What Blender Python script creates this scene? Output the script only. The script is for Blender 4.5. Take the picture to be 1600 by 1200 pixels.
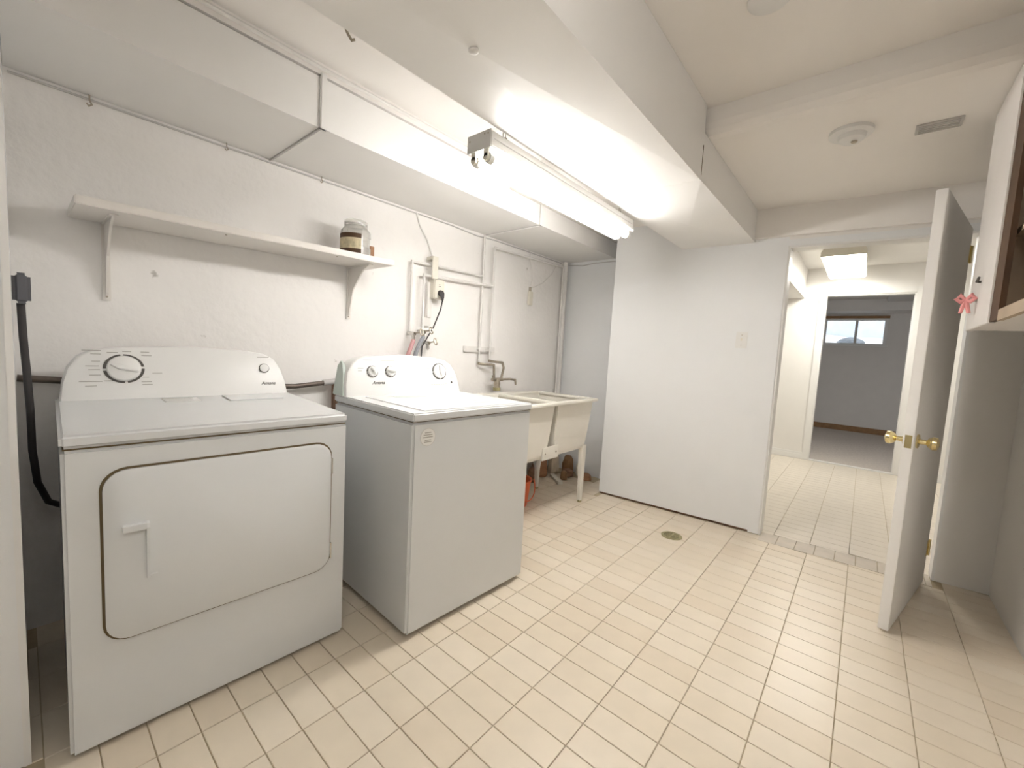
import bpy, bmesh, math, random
from mathutils import Vector, Matrix
random.seed(7)
for o in list(bpy.data.objects): bpy.data.objects.remove(o, do_unlink=True)
scn = bpy.context.scene
COL = scn.collection

# ------------------------------------------------------------------ camera
CAM = Vector((-0.722998, -1.389171, 1.176108))
R_RIGHT = Vector((0.644442, -0.757942, 0.055132))
R_DOWN = Vector((-0.028033, -0.095688, -0.99498))
R_FWD = Vector((0.759413, 0.639662, -0.083515))
FPX = 651.0
cd = bpy.data.cameras.new('camera'); cam = bpy.data.objects.new('camera', cd); COL.objects.link(cam)
cd.sensor_fit = 'HORIZONTAL'; cd.sensor_width = 36.0; cd.lens = FPX / 1600.0 * 36.0
cd.clip_start = 0.02; cd.clip_end = 100
m3 = Matrix((R_RIGHT, -R_DOWN, -R_FWD)).transposed()
cam.matrix_world = Matrix.Translation(CAM) @ m3.to_4x4()
scn.camera = cam

# ------------------------------------------------------------------ world, exposure
w = bpy.data.worlds.new('sky'); scn.world = w; w.use_nodes = True
bg = w.node_tree.nodes['Background']; bg.inputs['Color'].default_value = (0.93, 0.97, 1.0, 1); bg.inputs['Strength'].default_value = 0.75
scn.view_settings.view_transform = 'Standard'; scn.view_settings.look = 'None'
scn.view_settings.gamma = 1.0; scn.view_settings.use_curve_mapping = False
scn.view_settings.exposure = 1.58
TUBE = 15.5      # strength of the fluorescent tubes
HALL = 7.8       # strength of the hall lamp lens
FILL = 5.5    # strength of the added fill strip light, out of view

def proj(p):
    d = Vector(p) - CAM; z = d.dot(R_FWD)
    if z < 0.05: return None
    return (800 + FPX * d.dot(R_RIGHT) / z, 600 + FPX * d.dot(R_DOWN) / z)

# ------------------------------------------------------------------ materials
MATS = {}
def mat(name, col, rough=0.5, metal=0.0, var=0.04, nscale=6.0, bump=0.0, bscale=60.0, spec=0.5, trans=0.0, ior=1.45, coat=0.0, spots=None, emit=None, alpha=1.0):
    if name in MATS: return MATS[name]
    m = bpy.data.materials.new(name); m.use_nodes = True
    nt = m.node_tree; N = nt.nodes; L = nt.links; b = N['Principled BSDF']
    tc = N.new('ShaderNodeTexCoord'); no = N.new('ShaderNodeTexNoise')
    no.inputs['Scale'].default_value = nscale; no.inputs['Detail'].default_value = 5
    L.new(tc.outputs['Object'], no.inputs['Vector'])
    rp = N.new('ShaderNodeValToRGB')
    c0 = [max(0, c * (1 - var)) for c in col]; c1 = [min(1, c * (1 + var)) for c in col]
    rp.color_ramp.elements[0].position = 0.3; rp.color_ramp.elements[1].position = 0.7
    rp.color_ramp.elements[0].color = (*c0, 1); rp.color_ramp.elements[1].color = (*c1, 1)
    L.new(no.outputs['Fac'], rp.inputs['Fac'])
    out = rp.outputs['Color']
    if spots:
        scol, sscale, thr = spots
        n2 = N.new('ShaderNodeTexNoise'); n2.inputs['Scale'].default_value = sscale; n2.inputs['Detail'].default_value = 8
        L.new(tc.outputs['Object'], n2.inputs['Vector'])
        r2 = N.new('ShaderNodeValToRGB'); r2.color_ramp.elements[0].position = thr; r2.color_ramp.elements[1].position = thr + 0.03
        r2.color_ramp.elements[0].color = (0, 0, 0, 1); r2.color_ramp.elements[1].color = (1, 1, 1, 1)
        L.new(n2.outputs['Fac'], r2.inputs['Fac'])
        mx = N.new('ShaderNodeMix'); mx.data_type = 'RGBA'
        L.new(r2.outputs['Color'], mx.inputs['Factor']); L.new(out, mx.inputs[6]); mx.inputs[7].default_value = (*scol, 1)
        out = mx.outputs[2]
    L.new(out, b.inputs['Base Color'])
    b.inputs['Roughness'].default_value = rough; b.inputs['Metallic'].default_value = metal
    b.inputs['Specular IOR Level'].default_value = spec; b.inputs['IOR'].default_value = ior
    b.inputs['Transmission Weight'].default_value = trans; b.inputs['Coat Weight'].default_value = coat
    b.inputs['Alpha'].default_value = alpha
    if emit:
        b.inputs['Emission Color'].default_value = (*emit[0], 1); b.inputs['Emission Strength'].default_value = emit[1]
    if bump:
        n3 = N.new('ShaderNodeTexNoise'); n3.inputs['Scale'].default_value = bscale; n3.inputs['Detail'].default_value = 6
        L.new(tc.outputs['Object'], n3.inputs['Vector'])
        bp = N.new('ShaderNodeBump'); bp.inputs['Strength'].default_value = bump; bp.inputs['Distance'].default_value = 0.01
        L.new(n3.outputs['Fac'], bp.inputs['Height']); L.new(bp.outputs['Normal'], b.inputs['Normal'])
    MATS[name] = m; return m

WALL = mat('painted_block_wall', (0.92, 0.895, 0.865), 0.75, var=0.02, nscale=3, bump=0.32, bscale=26, spots=((0.55, 0.52, 0.48), 9, 0.745))
WALLG = mat('smooth_white_wall', (0.85, 0.855, 0.855), 0.6, var=0.015, nscale=2, bump=0.05, bscale=40)
WARMW = mat('warm_white_paint', (0.87, 0.845, 0.81), 0.6, var=0.015, nscale=2, bump=0.05, bscale=40)
CEIL = mat('ceiling_paint', (0.93, 0.895, 0.855), 0.8, var=0.015, nscale=2, bump=0.06, bscale=30)
DUCT = mat('duct_paint', (0.88, 0.865, 0.84), 0.5, var=0.015, nscale=3, bump=0.04, bscale=18)
TRIM = mat('trim_gloss_white', (0.85, 0.84, 0.82), 0.35, var=0.01)
HALLW = mat('hall_white', (0.86, 0.84, 0.81), 0.6, var=0.01)
GREYW = mat('far_room_grey', (0.76, 0.73, 0.70), 0.8, var=0.02)
CARPET = mat('far_carpet', (0.60, 0.54, 0.49), 0.95, var=0.1, nscale=40, bump=0.3, bscale=200)
GROUT = mat('grout', (0.52, 0.43, 0.29), 0.9, var=0.12, nscale=14)
TILES = [mat('tile_cream_%s' % n, c, 0.32, var=0.03, nscale=9, bump=0.02, bscale=12, spots=((0.55, 0.47, 0.38), 30, 0.80)) for n, c in
         (('a', (0.76, 0.665, 0.53)), ('b', (0.78, 0.69, 0.56)), ('c', (0.74, 0.64, 0.505)))]
HTILE = mat('tile_hall', (0.78, 0.71, 0.61), 0.35, var=0.03, nscale=9)
THRT = mat('threshold_tile', (0.62, 0.55, 0.46), 0.4, var=0.08, nscale=12)
ENAMEL = mat('appliance_enamel', (0.72, 0.73, 0.73), 0.25, var=0.008, nscale=2, coat=0.2)
PLASTW = mat('white_plastic', (0.82, 0.81, 0.785), 0.35, var=0.01)
PLASTG = mat('pale_green_film', (0.55, 0.62, 0.57), 0.4, var=0.03)
INK = mat('dark_ink', (0.10, 0.09, 0.08), 0.5)
INKG = mat('grey_ink', (0.42, 0.40, 0.36), 0.6)
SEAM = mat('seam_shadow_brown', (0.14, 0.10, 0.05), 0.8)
CHROME = mat('dull_chrome', (0.55, 0.53, 0.50), 0.25, metal=1.0, var=0.05)
BRASS = mat('polished_brass', (0.78, 0.66, 0.36), 0.2, metal=1.0, var=0.08)
PIPE = mat('painted_pipe', (0.80, 0.775, 0.74), 0.45, var=0.03, nscale=20)
RAWPIPE = mat('worn_metal', (0.42, 0.37, 0.30), 0.4, metal=0.8, var=0.25, nscale=25)
BLACK = mat('black_rubber', (0.05, 0.045, 0.045), 0.6, var=0.2)
GREYPLUG = mat('grey_plug', (0.12, 0.12, 0.13), 0.5, var=0.1)
STEELDK = mat('dark_steel', (0.16, 0.13, 0.11), 0.5, metal=0.5, var=0.3, nscale=20)
RUST = mat('rusty_brown', (0.23, 0.13, 0.08), 0.8, var=0.3, nscale=30)
TUB = mat('tub_plastic', (0.80, 0.765, 0.69), 0.4, var=0.02)
SHELFM = mat('shelf_paint', (0.84, 0.80, 0.75), 0.5, var=0.02)
FIXW = mat('fixture_enamel', (0.74, 0.725, 0.70), 0.35, var=0.01)
TUBEM = mat('lit_tube', (1, 1, 1), 0.4, var=0, emit=((1.0, 0.98, 0.95), TUBE))
LENS = mat('lit_lens', (1, 1, 0.95), 0.4, var=0, emit=((1.0, 0.975, 0.90), HALL))
CABW = mat('cabinet_white', (0.76, 0.72, 0.68), 0.5, var=0.02)
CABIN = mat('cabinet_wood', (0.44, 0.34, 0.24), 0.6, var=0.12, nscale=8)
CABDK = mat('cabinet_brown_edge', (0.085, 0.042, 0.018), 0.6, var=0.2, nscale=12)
PINK = mat('pink_ribbon', (0.80, 0.33, 0.32), 0.7, var=0.08)
GLASS = mat('clear_glass', (0.95, 0.97, 1.0), 0.03, var=0, trans=1.0)
JARP = mat('clear_plastic', (0.93, 0.92, 0.89), 0.12, var=0.0, trans=0.75)
LABELB = mat('jar_label_cream', (0.62, 0.54, 0.36), 0.6, var=0.25, nscale=40)
BROWN = mat('brown_carton', (0.42, 0.22, 0.12), 0.7, var=0.15)
ORANGE = mat('orange_plastic', (0.75, 0.16, 0.06), 0.4, var=0.08)
WOOD = mat('pale_wood', (0.68, 0.60, 0.48), 0.7, var=0.12, nscale=15)
WOODB = mat('brown_wood', (0.30, 0.17, 0.08), 0.6, var=0.2, nscale=15)
SNOW = mat('snow', (0.9, 0.92, 0.95), 0.8, var=0.02)
HEDGE = mat('grey_hedge', (0.20, 0.22, 0.24), 0.9, var=0.3, nscale=5)
HOSEP = mat('hose_pink', (0.55, 0.30, 0.30), 0.5, var=0.1)
HOSEG = mat('hose_grey', (0.30, 0.31, 0.33), 0.5, var=0.1)
DRAINM = mat('drain_brass', (0.40, 0.36, 0.20), 0.45, metal=0.6, var=0.2, nscale=60)
CREAM = mat('cream_plastic', (0.80, 0.76, 0.66), 0.4, var=0.02)
VENTM = mat('vent_grey', (0.58, 0.56, 0.54), 0.5, var=0.06)

# ------------------------------------------------------------------ mesh helpers
class MB:
    def __init__(s): s.v = []; s.f = []; s.mi = []
    def add(s, vs, fs, mi=0):
        k = len(s.v); s.v += [Vector(v) for v in vs]; s.f += [[i + k for i in f] for f in fs]; s.mi += [mi] * len(fs); return s
    def box(s, x0, x1, y0, y1, z0, z1, mi=0):
        return s.add([(x0, y0, z0), (x1, y0, z0), (x1, y1, z0), (x0, y1, z0), (x0, y0, z1), (x1, y0, z1), (x1, y1, z1), (x0, y1, z1)],
                     [(0, 3, 2, 1), (4, 5, 6, 7), (0, 1, 5, 4), (1, 2, 6, 5), (2, 3, 7, 6), (3, 0, 4, 7)], mi)
    def rings(s, rings, caps=(True, True), mi=0, closed=True):
        n = len(rings[0]); vs = [p for r in rings for p in r]; fs = []
        for a in range(len(rings) - 1):
            for i in range(n if closed else n - 1):
                j = (i + 1) % n; fs.append((a * n + i, a * n + j, (a + 1) * n + j, (a + 1) * n + i))
        if caps[0]: fs.append(tuple(reversed(range(n))))
        if caps[1]: fs.append(tuple((len(rings) - 1) * n + i for i in range(n)))
        return s.add(vs, fs, mi)
    def tube(s, pts, r, n=10, mi=0, caps=True):
        pts = [Vector(p) for p in pts]; rings = []; up = None
        for i, p in enumerate(pts):
            a = (p - pts[i - 1]).normalized() if i else None
            b = (pts[i + 1] - p).normalized() if i < len(pts) - 1 else None
            t = ((a or b) + (b or a)).normalized()
            if up is None:
                up = Vector((0, 0, 1)) if abs(t.z) < 0.9 else Vector((1, 0, 0))
            u = (up - t * up.dot(t)).normalized(); up = u; v = t.cross(u)
            k = 1.0
            if a and b: k = 1.0 / max(0.5, math.sqrt((1 + a.dot(b)) / 2))
            rr = r[i] if isinstance(r, (list, tuple)) else r
            if a and b and k > 1.02:
                nrm = (b - a).normalized()
                ring = []
                for q in range(n):
                    d = (u * math.cos(2 * math.pi * q / n) + v * math.sin(2 * math.pi * q / n)) * rr
                    d = d + nrm * d.dot(nrm) * (k - 1); ring.append(p + d)
            else:
                ring = [p + (u * math.cos(2 * math.pi * q / n) + v * math.sin(2 * math.pi * q / n)) * rr for q in range(n)]
            rings.append(ring)
        return s.rings(rings, (caps, caps), mi)
    def lathe(s, prof, c=(0, 0, 0), ax='z', n=24, mi=0, caps=(True, True)):
        c = Vector(c); rings = []
        for r, h in prof:
            ring = []
            for q in range(n):
                a = 2 * math.pi * q / n; x, y = r * math.cos(a), r * math.sin(a)
                ring.append(c + (Vector((x, y, h)) if ax == 'z' else Vector((y, h, x)) if ax == 'y' else Vector((h, x, y))))
            rings.append(ring)
        return s.rings(rings, caps, mi)
    def build(s, name, m, parent=None, bevel=0, smooth=False, xf=None, seg=2):
        me = bpy.data.meshes.new(name)
        if xf: vs = [xf @ v for v in s.v]
        else: vs = s.v
        me.from_pydata([tuple(v) for v in vs], [], s.f)
        ms = m if isinstance(m, (list, tuple)) else [m]
        for x in ms: me.materials.append(x)
        for p, i in zip(me.polygons, s.mi): p.material_index = i
        bm = bmesh.new(); bm.from_mesh(me)
        if bevel:
            es = [e for e in bm.edges if len(e.link_faces) == 2 and e.calc_face_angle(0) > 0.6]
            bmesh.ops.bevel(bm, geom=es, offset=bevel, segments=seg, affect='EDGES', clamp_overlap=True)
        bmesh.ops.recalc_face_normals(bm, faces=bm.faces)
        bm.to_mesh(me); bm.free()
        if smooth:
            for p in me.polygons: p.use_smooth = True
            try: me.set_sharp_from_angle(angle=math.radians(38))
            except Exception: pass
        o = bpy.data.objects.new(name, me); COL.objects.link(o)
        if parent:
            o.parent = parent
        return o

def tag(o, label=None, cat=None, group=None, kind=None):
    if label: o['label'] = label
    if cat: o['category'] = cat
    if group: o['group'] = group
    if kind: o['kind'] = kind
    return o
def thing(name, label, cat, loc=(0, 0, 0), rz=0, group=None):
    o = bpy.data.objects.new(name, None); COL.objects.link(o); o.empty_display_size = 0.05
    o.location = loc; o.rotation_euler = (0, 0, rz); return tag(o, label, cat, group)
def struct(name, mb, m, bevel=0, parent=None):
    o = mb.build(name, m, parent, bevel)
    if not parent: tag(o, kind='structure')
    return o
def xfl(loc): return Matrix.Translation(-Vector(loc))     # world coords -> local of an unrotated thing
def text_mesh(name, body, size, m, parent, mtx, shear=0.0, ext=0.0004):
    cu = bpy.data.curves.new(name, 'FONT'); cu.body = body; cu.size = size; cu.shear = shear; cu.extrude = ext
    cu.align_x = 'CENTER'; cu.align_y = 'CENTER'
    t = bpy.data.objects.new('tmp_text', cu); COL.objects.link(t)
    bpy.context.view_layer.update()
    me = bpy.data.meshes.new_from_object(t); bpy.data.objects.remove(t, do_unlink=True)
    me.name = name; me.materials.clear(); me.materials.append(m)
    o = bpy.data.objects.new(name, me); COL.objects.link(o); o.parent = parent; o.matrix_local = mtx
    return o

# ------------------------------------------------------------------ key dimensions (metres)
YA = 0.96          # back wall
XE = 2.80          # end wall behind the tub
YR = -2.01         # right wall
ZH, ZL, XSTEP = 2.30, 2.185, 1.31
XB = -2.30         # wall behind the camera
XLW, YLW = -0.735, 0.212   # corner of the left wall block
def xp(y): return 2.43 - 0.081 * (y - 0.236)   # room face of the partition
PT = 0.11          # partition thickness
YJ1, YJ2, ZHEAD = -0.935, -1.798, 1.94
XF = 5.62          # far wall of the hall
ZHALL = 2.36
XW = 9.25          # window wall

def skewbox(mb, y0, y1, z0, z1, d0=0.0, d1=PT):
    # a box standing in the (slightly skewed) partition plane
    vs = []
    for z in (z0, z1):
        for (y, d) in ((y0, d0), (y0, d1), (y1, d1), (y1, d0)): vs.append((xp(y) + d, y, z))
    return mb.add(vs, [(0, 3, 2, 1), (4, 5, 6, 7), (0, 1, 5, 4), (1, 2, 6, 5), (2, 3, 7, 6), (3, 0, 4, 7)])

# ------------------------------------------------------------------ structure
fl = struct('floor', MB().box(XB - 0.1, xp(-1.3) + 0.02, YR - 0.12, YA + 0.1, -0.10, -0.004).box(xp(-1.3) + 0.02, XE + 0.1, YR - 0.12, YA + 0.1, -0.10, -0.004), GROUT)
struct('wall_back', MB().box(XLW - 0.9, XE + 0.12, YA, YA + 0.12, 0, ZH + 0.05), WALL)
struct('wall_end', MB().box(XE, XE + 0.12, 0.02, YA, 0, ZH), WALLG)
struct('wall_left', MB().box(XB, XLW, YLW, YA, 0, ZH), WALLG)
struct('trim_1', MB().box(XLW - 0.011, XLW + 0.0025, YLW - 0.004, YLW, 0, ZH), TRIM)
struct('wall_right', MB().box(XB, xp(YR) + 0.2, YR - 0.12, YR, 0, ZH), WARMW)
struct('wall_front', MB().box(XB - 0.12, XB, YR, YLW, 0, ZH), WALLG)
m = MB()
skewbox(m, 0.236, YJ1, 0.016, ZH)
struct('wall_partition', m, WALLG)
m = MB(); skewbox(m, 0.236, YJ1, 0, 0.016, 0.012, PT)
struct('trim_2', m, RUST)
m = MB(); skewbox(m, YJ1, YR, ZHEAD, ZH); skewbox(m, YJ2, YR, 0, ZHEAD)
struct('wall_door_side', m, WARMW)
m = MB(); skewbox(m, -0.7435, YR, 2.0, ZL, -0.035, -0.0005)
struct('trim_3', m, CEIL)
# door casing on the room side and jamb lining
m = MB(); skewbox(m, -0.872, YJ1, 0.004, ZHEAD + 0.04, -0.006, 0); skewbox(m, YJ1, YJ2, ZHEAD, ZHEAD + 0.04, -0.006, 0)
struct('trim_4', m, WALLG)
m = MB(); skewbox(m, YJ1, YJ1 - 0.012, 0, ZHEAD, 0.0, PT); skewbox(m, YJ2 + 0.0, YJ2 + 0.012, 0, ZHEAD, 0.0, PT); skewbox(m, YJ1 - .012, YJ2 + .012, ZHEAD - 0.012, ZHEAD, 0.0, PT)
struct('trim_5', m, TRIM)
# ceilings
m = MB().box(XB - 0.1, XSTEP, YR - 0.1, YA + 0.1, ZH, ZH + 0.08)
struct('ceiling', m, CEIL)
pr = [(XSTEP, ZH + 0.08), (XSTEP, ZL + 0.05), (XSTEP + 0.008, ZL + 0.025), (XSTEP + 0.03, ZL + 0.006), (XSTEP + 0.06, ZL), (XE + 0.1, ZL), (XE + 0.1, ZH + 0.08)]
m = MB().rings([[(x, YR - 0.1, z) for x, z in pr], [(x, YA + 0.1, z) for x, z in pr]])
struct('ceiling_low', m, CEIL)

# hall beyond the door
xh0 = 2.80
struct('floor_hall', MB().add([(xp(0.3) + 0.06, 0.3, -0.1), (XF, 0.3, -0.1), (XF, -2.4, -0.1), (xp(-2.4) + 0.06, -2.4, -0.1), (xp(0.3) + 0.06, 0.3, -0.004), (XF, 0.3, -0.004), (XF, -2.4, -0.004), (xp(-2.4) + 0.06, -2.4, -0.004)],
       [(0, 3, 2, 1), (4, 5, 6, 7), (0, 1, 5, 4), (1, 2, 6, 5), (2, 3, 7, 6), (3, 0, 4, 7)]), GROUT)
struct('wall_hall_left', MB().box(2.95, XF + 0.1, 0.3, 0.4, 0, ZHALL), HALLW)
struct('wall_hall_right', MB().box(2.72, XF + 0.1, -2.5, -2.4, 0, ZHALL), HALLW)
m = MB().box(XF, XF + 0.11, -0.945, 0.3, 0, ZHALL).box(XF, XF + 0.11, -2.4, -1.735, 0, ZHALL).box(XF, XF + 0.11, -1.735, -0.945, 2.035, ZHALL)
struct('wall_hall_far', m, HALLW)
struct('ceiling_hall', MB().box(2.56, XF + 0.2, -2.5, 0.4, ZHALL, ZHALL + 0.08), HALLW)
struct('wall_hall_closing', MB().box(2.92, 2.95, 0.0, 0.3, 0, ZHALL).add([(xp(0.02) + PT + 0.001, 0.02, 0), (2.95, 0.02, 0), (2.95, -0.03, 0), (xp(-0.03) + PT + 0.001, -0.03, 0), (xp(0.02) + PT + 0.001, 0.02, ZHALL), (2.95, 0.02, ZHALL), (2.95, -0.03, ZHALL), (xp(-0.03) + PT + 0.001, -0.03, ZHALL)],
       [(0, 3, 2, 1), (4, 5, 6, 7), (0, 1, 5, 4), (1, 2, 6, 5), (2, 3, 7, 6), (3, 0, 4, 7)]), HALLW)
m = MB(); skewbox(m, 0.02, -2.5, ZH, ZHALL + 0.02, 0.03, PT); skewbox(m, YR, -2.5, 0, ZH, 0.03, PT)
struct('wall_hall_near', m, HALLW)
struct('trim_6', MB().box(2.75, XF, -0.73, 0.3, 2.01, ZHALL), HALLW)           # boxed-in bulkhead of the hall
struct('baseboard_hall', MB().box(XF - 0.014, XF, -0.885, 0.3, 0, 0.06).box(XF - 0.009, XF, -0.885, 0.3, 0.06, 0.085).box(XF - 0.014, XF, -2.4, -1.795, 0, 0.085), TRIM)
m = MB()
for (a, b) in ((-0.945, -0.880), (-1.800, -1.735)): m.box(XF - 0.016, XF, a, b, 0, 2.10)
m.box(XF - 0.016, XF, -1.735, -0.945, 2.035, 2.10)
struct('trim_7', m, TRIM, bevel=0.004)
m = MB().box(XF - 0.002, XF + 0.112, -0.957, -0.945, 0, 2.035).box(XF - 0.002, XF + 0.112, -1.735, -1.723, 0, 2.035).box(XF - 0.002, XF + 0.112, -1.723, -0.957, 2.023, 2.035)
struct('trim_8', m, TRIM)
struct('trim_9', MB().box(XF - 0.01, XF + 0.05, -1.74, -0.95, -0.02, 0.012), TRIM)   # door sill strip

# far room with the window
struct('floor_far_room', MB().box(XF + 0.05, XW + 0.1, -3.2, 0.8, -0.1, 0.0), CARPET)
struct('wall_far_left', MB().box(XF + 0.11, XW, 0.7, 0.8, 0, 2.4), GREYW)
struct('wall_far_right', MB().box(XF + 0.11, XW, -3.2, -3.1, 0, 2.4), GREYW)
wy0, wy1, wz0, wz1 = -1.625, -0.715, 1.60, 2.085
m = MB().box(XW, XW + 0.2, wy1, 0.8, 0, 2.4).box(XW, XW + 0.2, -3.2, wy0, 0, 2.4).box(XW, XW + 0.2, wy0, wy1, 0, wz0).box(XW, XW + 0.2, wy0, wy1, wz1, 2.4)
struct('wall_window', m, GREYW)
m = MB().box(XF + 0.108, XF + 0.112, -0.87, 0.8, 0, 2.4).box(XF + 0.108, XF + 0.112, -3.2, -1.80, 0, 2.4)
struct('ceiling_far_room', MB().box(XF + 0.11, XW + 0.2, -3.2, 0.8, 2.36, 2.44), GREYW)
struct('trim_10', MB().box(XW - 0.55, XW, -3.1, 0.7, 2.17, 2.36), GREYW)
struct('baseboard_far_room', MB().box(XW - 0.015, XW, -3.1, 0.7, 0, 0.10), WOODB)
# window_1
win = MB()
t = 0.035
win.box(XW + 0.02, XW + 0.12, wy0, wy1, wz0, wz0 + t).box(XW + 0.02, XW + 0.12, wy0, wy1, wz1 - t, wz1)
win.box(XW + 0.02, XW + 0.12, wy0, wy0 + 0.05, wz0 + t, wz1 - t).box(XW + 0.02, XW + 0.12, wy1 - t, wy1, wz0 + t, wz1 - t)
wo = win.build('window_1', TRIM); tag(wo, kind='structure')
yc = (wy0 + wy1) / 2 - 0.02
MB().box(XW + 0.05, XW + 0.09, yc - 0.02, yc + 0.02, wz0 + t, wz1 - t).build('mullion', VENTM, wo)
MB().box(XW + 0.066, XW + 0.072, wy0 + 0.05, yc - 0.02, wz0 + t, wz1 - t).build('pane', GLASS, wo)
MB().box(XW + 0.066, XW + 0.072, yc + 0.02, wy1 - t, wz0 + t, wz1 - t).build('pane', GLASS, wo)
MB().box(XW - 0.05, XW + 0.02, wy0 - 0.02, wy1 + 0.02, wz0 - 0.02, wz0).build('window_sill', TRIM, wo)
MB().box(XW - 0.035, XW, wy0 - 0.01, wy1 + 0.05, wz1 + 0.0, wz1 + 0.045).build('wooden_head_strip', WOODB, wo)
# outdoors in the window
vs = []; fs = []; n = 26
for i in range(n + 1):
    for j in range(9):
        x = XW + 0.3 + j * 1.2; y = -8 + i * 0.55
        vs.append((x, y, 1.45 + 0.115 * j + 0.05 * math.sin(i * 0.9 + j) + 0.03 * math.sin(i * 2.3)))
for i in range(n):
    for j in range(8): fs.append((i * 9 + j, (i + 1) * 9 + j, (i + 1) * 9 + j + 1, i * 9 + j + 1))
o = MB().add(vs, fs).build('snowy_ground', SNOW, smooth=True); tag(o, kind='structure')
def blob(name, c, r, h, m, label, cat, seed):
    random.seed(seed); rings = []
    for k in range(9):
        t = k / 8; rad = math.sin(math.pi * (0.08 + 0.90 * t)) ** 0.7
        rings.append([(r[0] * rad * math.cos(q) * random.uniform(.88, 1.1), r[1] * rad * math.sin(q) * random.uniform(.88, 1.1), h * t + random.uniform(-.02, .02) * h) for q in [2 * math.pi * i / 20 for i in range(20)]])
    o = MB().rings(rings).build(name, m, smooth=True); o.location = c; return tag(o, label, cat)
blob('bush', (XW + 3.2, -1.05, 1.70), (0.22, 0.26), 0.22, HEDGE, 'dark snow-edged bush close outside the far window', 'bush', 2)
blob('hedge', (XW + 9.2, -2.0, 2.1), (0.8, 7.5), 3.4, mat('hazy_hedge', (0.62, 0.66, 0.72), 0.9, var=0.08, nscale=3), 'distant hedge in a pale haze colour across the snow outside the window', 'hedge', 5)  # distance haze is put into the hedge's pale colour
random.seed(21)
# lamp of the far room
o = MB().box(XW - 1.9, XW - 0.75, -1.9, -1.55, 2.29, 2.36).build('ceiling_lamp', VENTM, bevel=0.015)
tag(o, 'unlit grey ceiling lamp box in the dim room beyond the hall', 'lamp')

# ------------------------------------------------------------------ floor tiles
TX, TY, G = 0.1016, 0.2032, 0.0028
def tile_mesh(name, mts):
    mb = MB().box(-TX / 2 + G / 2, TX / 2 - G / 2, -TY / 2 + G / 2, TY / 2 - G / 2, -0.006, 0.0)
    me = bpy.data.meshes.new(name); me.from_pydata([tuple(v) for v in mb.v], [], mb.f); me.materials.append(mts)
    bm = bmesh.new(); bm.from_mesh(me)
    es = [e for e in bm.edges if all(v.co.z > -0.001 for v in e.verts)]
    bmesh.ops.bevel(bm, geom=es, offset=0.0012, segments=1, affect='EDGES'); bm.to_mesh(me); bm.free(); return me
tmesh = [tile_mesh('tile', t) for t in TILES]
def xedge(y): return xp(y) - (0.104 if YJ2 < y < YJ1 - 0.05 else 0.003)
def hidden(x, y):
    return (-0.64 < x < 0.06 and y > 0.17) or (0.29 < x < 0.90 and -0.08 < y < 0.5)
cells = []
for i in range(-16, 26):
    for j in range(-6, 11):
        x = (i + 0.5) * TX; y = -(j + 0.5) * TY
        if y > YA - 0.03 or y < YR + 0.04: continue
        if x < XLW + 0.03 and y > YLW - 0.12: continue
        if x > XE - 0.03: continue
        if y < 0.236 + 0.1 and x + TX / 2 > xedge(y): continue
        if x < XB + 0.05: continue
        q = [proj((x + a * TX / 2, y + b * TY / 2, 0)) for a, b in ((-1, -1), (1, -1), (1, 1), (-1, 1))]
        area = 0
        if all(q):
            area = abs(sum(q[k][0] * q[(k + 1) % 4][1] - q[(k + 1) % 4][0] * q[k][1] for k in range(4))) / 2
            if not any(0 <= c[0] <= 1600 and 0 <= c[1] <= 1200 for c in q) or hidden(x, y): area = 0
        cells.append((area, x, y))
cells.sort(reverse=True)
for k, (a, x, y) in enumerate(cells[:290]):
    if a <= 0: break
    o = bpy.data.objects.new('tile', tmesh[random.choice((0, 0, 1, 1, 2))]); COL.objects.link(o); o.parent = fl
    o.location = (x, y, random.uniform(-0.0004, 0.0002))
rest = MB()
for a, x, y in ([] if a <= 0 else cells[290:]) or cells[k:]:
    rest.box(x - TX / 2 + G / 2, x + TX / 2 - G / 2, y - TY / 2 + G / 2, y + TY / 2 - G / 2, -0.006, 0.0, random.choice((0, 1, 2)))
for j in range(-5, -1):   # cut tiles beside the left wall corner
    y = -(j + 0.5) * TY
    if y < YA - 0.05: rest.box(XLW + 0.002, -7 * TX - G / 2, max(YLW - 0.0, y - TY / 2 + G / 2), y + TY / 2 - G / 2, -0.006, 0.0, 1)
for i in range(23, 28):   # row beside the free end of the partition
    xa = max(i * TX, 2.34) + G / 2; xb = min((i + 1) * TX, XE) - G / 2
    if xb - xa > 0.01: rest.box(xa, xb, (0.240 if xb > xp(0.236) - 0.004 else TY), 2 * TY - G / 2, -0.006, 0.0, i % 3)
# cut tiles along the partition
for j in range(-2, 10):
    y = -(j + 0.5) * TY
    x1 = xedge(y)
    i = math.floor((x1 - 0.0) / TX); x0 = i * TX
    if x0 + TX / 2 + TX / 2 > x1 and x1 - x0 > 0.01 and y > YR and (j > -2):
        rest.box(x0 + G / 2, x1, y - TY / 2 + G / 2, y + TY / 2 - G / 2, -0.006, 0.0, random.choice((0, 1, 2)))
ro = rest.build('tile_field', TILES, fl); tag(ro, kind='stuff')
# threshold tiles in the doorway
thr = MB(); th = bpy.data.objects['floor_hall']
y = YJ1 - 0.012; k = 0
while y > YJ2 + 0.03:
    y2 = max(YJ2 + 0.012, y - 0.1016)
    mb = MB(); skewbox(mb, y2 + 0.0015, y - 0.0015, -0.006, 0.001, -0.10, 0.072)
    mb.build('threshold_tile', THRT, th, bevel=0.001, seg=1); y = y2
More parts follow.
